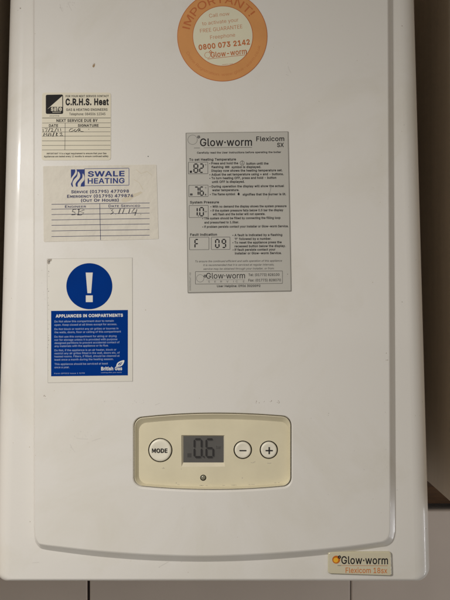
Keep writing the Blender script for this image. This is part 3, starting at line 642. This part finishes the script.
# ---- 4. blue warning notice
b = MB(); q = [(47.0, 258.6), (132.4, 257.6), (132.7, 381.4), (47.8, 382.8)]
b.slab(q, -.3, .02, 'notice', side='notice_edge'); d = -.36
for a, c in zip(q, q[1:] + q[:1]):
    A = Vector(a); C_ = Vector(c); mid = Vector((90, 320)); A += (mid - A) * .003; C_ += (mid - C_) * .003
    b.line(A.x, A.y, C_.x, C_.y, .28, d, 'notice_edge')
b.poly([(47.4, 260.4), (48.2, 259), (52, 258.9), (51.6, 261), (50.2, 261.6), (50, 263.6), (48.4, 264.4), (47.5, 263.2)], d - .02, 'grime')
b.poly([(48.4, 261.4), (49.6, 260.4), (50.4, 260.8), (49, 263)], d - .04, 'ink_grey')
for i in range(22): 
    x = 47.6 + random.random() * 1.4; y = 268 + random.random() * 110
    b.poly(circle(x, y, .2 + random.random() * .35, 6), d - .02, 'notice_edge')
notice = b.build('warning_notice', boiler, 'tall pale notice with blue warning disc above a blue block of white text')
b = MB(); d = -.42
b.poly(circle(89.4, 286.2, 23.0, 80), d, 'blue')
b.poly([(85.8, 272.6), (92.8, 272.6), (91.2, 293.2), (87.5, 293.2)], d - .04, 'notice')
b.poly([(85.9, 295.4), (92.8, 295.4), (92.8, 302.1), (85.9, 302.1)], d - .04, 'notice')
b.build('warning_disc', notice)
b = MB(); b.warp = shear_warp(-.012, 90)
b.rect(51.2, 310.4, 127.9, 375.8, d, 'blue'); d2 = d - .04
b.text('APPLIANCES IN COMPARTMENTS', 55.8, 123.0, 317.0, 2.8, d2, 'notice_white', off=.045)
L = [('Do Not allow this compartment door to remain', 113.8, 322.0), ('open. Keep closed at all times except for access.', 117, 325.4),
     ('Do Not block or restrict any air grilles or louvres in', 118.4, 329.6), ('the walls, doors, floor or ceiling of this compartment', 121, 332.8),
     ('Do Not use this compartment for airing or drying', 116.6, 337.2), ('nor for storage unless it is provided with purpose', 117.4, 340.4),
     ('designed partitions to prevent accidental contact of', 119.6, 343.5), ('any materials with the appliance or its flue.', 108.6, 346.6),
     ('Do Not, if the appliance is an air heater, block or', 116.4, 350.8), ('restrict any air grilles fitted in the wall, doors etc, of', 119.8, 353.9),
     ('heated rooms. Filters, if fitted, should be cleaned at', 119.6, 357.0), ('least once a month during the heating season.', 113.6, 360.2),
     ('This appliance should be serviced at least', 108.0, 364.6), ('once a year.', 69.6, 367.8)]
for s_, x1, y in L: b.text(s_, 54.6, x1, y, 1.9, d2, 'notice_text', off=.004)
b.text('Form GP502 Issue 1 5/98', 54.4, 84.8, 373.6, 1.2, d2, 'notice_text')
b.text('British Gas', 101.2, 122.2, 370.4, 3.3, d2, 'notice_white', off=.038)
b.text('Looking after your world', 101.2, 121.6, 373.2, 1.1, d2, 'notice_text')
b.poly(spline([(116.2, 366.6), (117.2, 363.6), (120, 361.6), (124.2, 360.6), (123.6, 363.8), (121.6, 366.2), (118.6, 367.0), (116.2, 366.6)], 4)[:-1], d2, 'notice_white')
b.poly(spline([(118, 365.8), (118.6, 364), (120.6, 362.8), (122.4, 362.2), (121.6, 364.2), (120.2, 365.6), (118, 365.8)], 4)[:-1], d2 - .03, 'blue')
b.poly([(116.6, 367.4), (121.6, 362.6), (121.9, 362.9), (117.2, 367.6)], d2 - .05, 'notice_white')
b.build('text_block', notice)

# ---- 5. grey instruction label
b = MB(); q = [(185.6, 132.8), (288.4, 131.4), (291.4, 291.4), (187.6, 293.2)]
b.slab(rrect(q, .8, 3), -.6, .02, 'foil', side='foil_edge'); d = -.66
I = 'ink'; I2 = 'ink_soft'; I3 = 'ink_grey'
inn = [(186.1, 133.3), (287.9, 131.9), (290.9, 290.9), (188.1, 292.6)]
for (a, c), w in zip(zip(inn, inn[1:] + inn[:1]), (.3, .45, .6, .45)): b.line(*a, *c, w, d, 'foil_edge')  # dark outline painted as the label's edge shadow, heaviest along the bottom
b.warp = lambda x, y: (x + (y - 132) * .0 , y - .008 * (x - 187))
logo_bulb(b, 192.6, 139.9, 4.9, d, I3, I2)
b.text('Glow·worm', 200, 252, 146.3, 7.4, d, I, off=.016)
b.line(203.5, 148.0, 252, 148.0, .35, d, I2); b.line(194, 148.2, 200, 148.2, .5, d, I3)
b.text('Flexicom', 256.2, 284.2, 141.8, 4.5, d, I, off=.02); b.text('SX', 277, 283.8, 147.8, 4.0, d, I, off=.025)
b.text('Carefully read the User Instructions before operating the boiler', 197, 281, 153.8, 1.75, d, I, off=.038)
B = .075
b.text('To set Heating Temperature', 189.2, 236, 160.9, 2.3, d, I, off=.038)
def ln(s_, x0, x1, y, bul=True):
    if bul: b.poly(circle(x0 + .5, y - .85, .5, 8), d, I); x0 += 2
    b.text(s_, x0, x1, y, 2.1, d, I, off=B * .55)
ln('Press and hold the', 209.2, 238.2, 164.7); ln('button until the', 246.4, 268.4, 165.2, False)
b.loft([[(*p, d) for p in circle(242.2, 163.6, 2.3, 24)], [(*p, d) for p in circle(242.2, 163.6, 1.95, 24)]], I); b.line(242.2, 161.2, 242.2, 163.6, .4, d - .02, I)
b.line(241.0, 164.4, 243.4, 164.4, .35, d - .02, I)
ln('flashing', 211.4, 223.4, 168.4, False); ln('symbol is displayed.', 231.6, 261, 168.6, False)
for k_ in range(4): b.rect(225.2 + k_ * 1.1, 166.4, 225.9 + k_ * 1.1, 168.5, d, I)
b.line(225, 167.4, 229.6, 167.4, .3, d - .02, I)
ln('Display now shows the heating temperature set.', 211.4, 282.4, 172.1, False)
ln('Adjust the set temperature using + and - buttons.', 209.4, 283.6, 175.9)
ln('To turn heating OFF, press and hold - button', 209.4, 276.2, 179.5); ln('until OFF is displayed.', 212, 244.6, 183.2, False)
ln('During operation the display will show the actual', 209.6, 284, 187.8); ln('water temperature.', 212.2, 239.2, 191.5, False)
ln('The flame symbol', 209.8, 235.2, 195.6); ln('signifies that the burner is lit.', 242.6, 286, 196.0, False)
b.poly([(238.2, 195.8), (237.4, 194.6), (238.6, 192.8), (239.6, 194.2), (239.4, 195.8)], d, I)
def lcdbox(x0, y0, x1, y1, ds):
    b.box(x0, y0, x1, y1, .4, d, I2)
    for ch, a0, b0, a1, b1 in ds: b.seg(ch, a0, b0, a1, b1, 1.2, d, I)
lcdbox(188.4, 162.4, 207.9, 174.0, [('8', 194.0, 164.2, 197.8, 172.6), ('2', 199.8, 164.2, 203.2, 172.6)])
b.rect(189.8, 170.8, 192, 173, d, I); b.text('c', 205, 206.6, 165.6, 1.8, d, I)
lcdbox(188.8, 185.4, 208.1, 196.8, [('7', 194.6, 187.2, 198.2, 195.4), ('6', 200, 187.2, 203.4, 195.4)])
b.rect(190, 193.6, 192.6, 195.6, d, I2); b.text('c', 205, 206.6, 188.6, 1.8, d, I); b.poly([(204.8, 195.6), (205.6, 193.6), (206.4, 195.6)], d, I)
b.text('System Pressure', 190, 219, 203.6, 2.3, d, I, off=.038)
lcdbox(189.2, 205.6, 208.2, 217.6, [('1', 194.6, 207.8, 197.2, 216), ('0', 199.8, 207.8, 203.4, 216)])
b.rect(198, 215.6, 198.8, 216.5, d, I); b.text('bar', 204.6, 207.2, 212.4, 1.5, d, I)
ln('With no demand the display shows the system pressure', 210.4, 286.4, 207.9); ln('If the system pressure falls below 0.5 bar the display', 210.4, 283.2, 211.9)
ln('will flash and the boiler will not operate.', 212.8, 265.2, 215.6, False)
ln('The system should be filled by connecting the filling loop', 202.2, 280.4, 219.6); ln('and pressurised to 1.0bar.', 204.4, 239, 223.7, False)
ln('If problem persists contact your Installer or Glow-worm Service.', 202.2, 288.4, 228.0)
b.text('Fault Indication', 190.2, 217, 235.9, 2.3, d, I, off=.038)
lcdbox(189.6, 237.4, 209, 249.8, [('F', 195, 239.6, 198.4, 248)])
lcdbox(211.4, 237.4, 230, 249.8, [('0', 215.6, 239.8, 219, 247.8), ('9', 222.2, 239.8, 225.6, 247.8)])
ln('A fault is indicated by a flashing', 232.4, 282.2, 236.6); ln("'F' followed by a number.", 234.6, 271.4, 240.4, False)
ln('To reset the appliance press the', 232.4, 281.6, 244.0); ln('recessed button below the display.', 234.6, 285.6, 247.7, False)
ln('If fault persists contact your', 232.6, 275.4, 251.2); ln('installer or Glow-worm Service.', 234.8, 281.6, 254.8, False)
for s_, x0, x1, y in [('To ensure the continued efficient and safe operation of this appliance', 195.2, 282, 262.4), ('it is recommended that it is serviced at regular intervals,', 203.2, 274, 266.2), ('service may be obtained through your installer, or from:', 203.4, 274.4, 270.0)]:
    b.text(s_, x0, x1, y, 1.9, d, I2, shear=.25, off=.01)
b.box(195.4, 271.7, 282.4, 284.2, .4, d, I2)
b.text('Glow·worm', 206.2, 245, 278.8, 5.6, d, I, off=.006); b.text('SERVICE', 208.2, 244.4, 282.8, 1.9, d, I2, spacing=3.2); b.line(206, 280.1, 245, 280.1, .25, d, I3)
b.text('Tel: (01773) 828100', 248.4, 279.4, 276.6, 2.5, d, I, off=.015); b.text('Fax: (01773) 828070', 248.4, 280.8, 282.0, 2.5, d, I, off=.015)
b.text('User Helpline: 0906 3020092', 217, 260.4, 287.4, 2.1, d, I, off=.03)
b.text('2000225167-02', 181, 199, 282.5, 1.5, d, I2, rot=math.radians(90), center=(190, 281.6))
b.stroke([(271, 188), (269.6, 194), (267.6, 200.5)], .3, d - .02, 'ink_grey')
b.poly(circle(287.6, 275, .4, 6), d - .02, I2)
lab = b.build('instruction_label', boiler, 'tall grey instruction label with black print and small digit boxes')
b = MB(); b.warp = lambda x, y: (x, y - .008 * (x - 187))
logo_bulb(b, 200.2, 278.4, 3.9, -.69, I3, I2); b.build('emblem', lab)

# ---- 6. name badge at lower right, standing on the casing flange
b = MB(); kk = (750 + FL - 3) / 750
def bp(x, y): return (225 + (x - 225) * kk, 300 + (y - 300) * kk)
q = [bp(328.2, 552.3), bp(391.0, 552.0), bp(391.8, 575.9), bp(328.2, 573.8)]
o_ = rrect(q, 2.2); c_ = Vector((360, 564))
def shrink(pts, e): 
    out = []
    for x, y in pts:
        out.append((x - math.copysign(e, x - bp(360, 0)[0]), y - math.copysign(e, y - bp(0, 563.5)[1])))
    return out
L_ = [[(*p, FL + .1) for p in o_], [(*p, FL - 2.2) for p in o_], [(*p, FL - 2.9) for p in shrink(o_, .35)], [(*p, FL - 3.1) for p in shrink(o_, .8)]]
b.loft(L_, 'badge', smooth=True)
b.poly(shrink(o_, .8), FL - 3.1, 'badge_face')
badge = b.build('name_badge', boiler, 'small glossy cream name badge with black and orange lettering')
b = MB(); d = FL - 3.16; b.warp = lambda x, y: bp(x, y + .008 * (x - 340))
b.text('Glow·worm', 341.2, 388.0, 563.7, 7.4, d, I, off=.02)
b.line(341, 565.4, 387.6, 565.4, .35, d, 'orange_ink'); b.line(337.5, 565.5, 341, 565.5, .6, d, 'ink_grey')
b.text('Flexicom 18sx', 345.6, 387.2, 572.7, 5.2, d, 'badge_orange', off=.012)
b.build('lettering', badge)
b = MB(); b.warp = lambda x, y: bp(x, y)
b.poly(circle(336.2, 559.6, 4.0, 30), d, 'ember'); b.poly(circle(335.8, 560.0, 2.5, 24), d - .03, 'ember_glow')
for k_ in range(5):
    a = k_ * 1.256; b.poly(circle(339.4 + 1.1 * math.cos(a), 557.0 + 1.1 * math.sin(a), .75, 8), d - .05, 'ink')
b.build('emblem', badge)

# ================================================================== SURROUNDINGS
def box_part(name, parent, x0, x1, y0, y1, z0, z1, material, label=None, bev=.0008):   # metres
    bm = bmesh.new()
    bmesh.ops.create_cube(bm, size=1, matrix=Matrix.Translation(((x0 + x1) / 2, (y0 + y1) / 2, (z0 + z1) / 2)) @ Matrix.Diagonal((x1 - x0, y1 - y0, z1 - z0, 1)))
    bmesh.ops.bevel(bm, geom=bm.edges[:], offset=bev, segments=2, affect='EDGES')
    me = bpy.data.meshes.new(name); bm.to_mesh(me); bm.free(); me.materials.append(MATS[material])
    o = bpy.data.objects.new(name, me); COL.objects.link(o); o.parent = parent
    if label: o['label'] = label
    return o
cup = thing('cupboard', 'dark brown open cupboard surround behind and beside the white boiler', 'cupboard')
box_part('side_panel', cup, -.330, -.250, -.02, .262, -.31, .60, 'board')  # thickened and lowered where unseen, to keep lamp light off the left tiles
box_part('side_panel', cup, .250, .268, -.02, .262, -.224, .60, 'board')
box_part('back_panel', cup, -.330, .268, .265, .28, -.224, .60, 'board')
box_part('top_shade_panel', cup, -.330, .268, -.16, .262, .602, .62, 'board')  # out of view; added to darken the upper part of the boiler

# tiled wall below, its face a little behind the boiler's front
wall = thing('tiled_wall', 'pale glazed tile wall below the boiler with narrow upright joints', 'wall')
m = MB(); TD = 200.0; ks = (750 + TD) / 750
def tx(px): return 225 + (px - 225) * ks
topy = 300 + (510.8 - 300) * ks
xs = [tx(88.4) - 334, tx(88.4), tx(350.8), tx(350.8) + 334]
def tile(x0, x1, y0, y1):
    e = 1.2; r0 = [(x0, y0), (x1, y0), (x1, y1), (x0, y1)]; r1 = [(x0 + e, y0 + e), (x1 - e, y0 + e), (x1 - e, y1 - e), (x0 + e, y1 - e)]
    m.poly(r1, TD, 'tile')
    m.loft([[(*p, TD) for p in r1], [(*p, TD + .5) for p in mid2(r0, r1, .6)], [(*p, TD + 1.3) for p in r0], [(*p, TD + 8) for p in r0]], 'tile')
def mid2(a, c, t_): return [(p[0] * (1 - t_) + q_[0] * t_, p[1] * (1 - t_) + q_[1] * t_) for p, q_ in zip(a, c)]
for x0, x1 in zip(xs, xs[1:]):
    g0_ = 1.6 if abs(x0 - tx(88.4)) < 1 else .9; g1_ = 1.6 if abs(x1 - tx(88.4)) < 1 else .9
    for j in range(3): tile(x0 + g0_, x1 - g1_, topy + j * 250, topy + j * 250 + 248)
gr = m.build('tile_face', wall)
m = MB()
m.slab([(xs[0], topy + 1), (xs[1] - 4, topy + 1), (xs[1] - 4, topy + 745), (xs[0], topy + 745)], TD + 2.5, TD + 60, 'grout')
m.slab([(xs[1] + 4, topy + 1), (xs[3], topy + 1), (xs[3], topy + 745), (xs[1] + 4, topy + 745)], TD + 2.5, TD + 60, 'grout')
m.slab([(xs[1] - 4, topy + 1.5), (xs[1] + 4, topy + 1.5), (xs[1] + 4, topy + 745), (xs[1] - 4, topy + 745)], TD + 6, TD + 59, 'gap_dark')
m.build('grouting', wall)

bat = thing('wooden_batten', 'rough brown wooden batten end lying in the dark gap above the tiles', 'batten')
box_part('timber', bat, .225, .34, .215, .245, -.262, -.240, 'timber')

# ================================================================== CAMERA AND LIGHT
cam = bpy.data.cameras.new('camera'); co = bpy.data.objects.new('camera', cam); COL.objects.link(co)
co.location = (0, -D, 0); co.rotation_euler = (math.pi / 2, 0, 0)
cam.sensor_fit = 'VERTICAL'; cam.sensor_height = 24; cam.lens = 24 * D / .6
cam.clip_start = .01; cam.clip_end = 50
S.camera = co
def area(name, loc, target, sx, sy, power, col):
    l = bpy.data.lights.new(name, 'AREA'); l.shape = 'RECTANGLE'; l.size = sx; l.size_y = sy; l.energy = power; l.color = col
    o = bpy.data.objects.new(name, l); COL.objects.link(o); o.location = loc
    o.rotation_euler = (Vector(target) - Vector(loc)).to_track_quat('-Z', 'Y').to_euler()
    return o
area('ceiling_lamp', (-.25, -1.25, 1.0), (0, 0, -.2), .6, .4, 1.0, (1, .88, .72))
key = area('kitchen_lamp', (-.60, -.85, .30), (-.14, 0, -.60), .16, .09, 4.75, (1, .962, .915))
area('room_fill', (.75, -1.5, .25), (.15, 0, -.25), 1.0, .8, 2.4, (1, .93, .85))
key.data.spread = math.radians(120)
area('window_light', (1.0, .05, -.52), (.2, .05, -.30), .035, .42, 1.4, (.97, .96, 1))
w = bpy.data.worlds.new('World'); S.world = w; w.use_nodes = True
w.node_tree.nodes['Background'].inputs['Color'].default_value = (1, .93, .84, 1)
w.node_tree.nodes['Background'].inputs['Strength'].default_value = .175
S.view_settings.view_transform = 'Standard'; S.view_settings.look = 'None'; S.view_settings.gamma = 1; S.view_settings.exposure = -.03
S.render.engine = 'CYCLES'
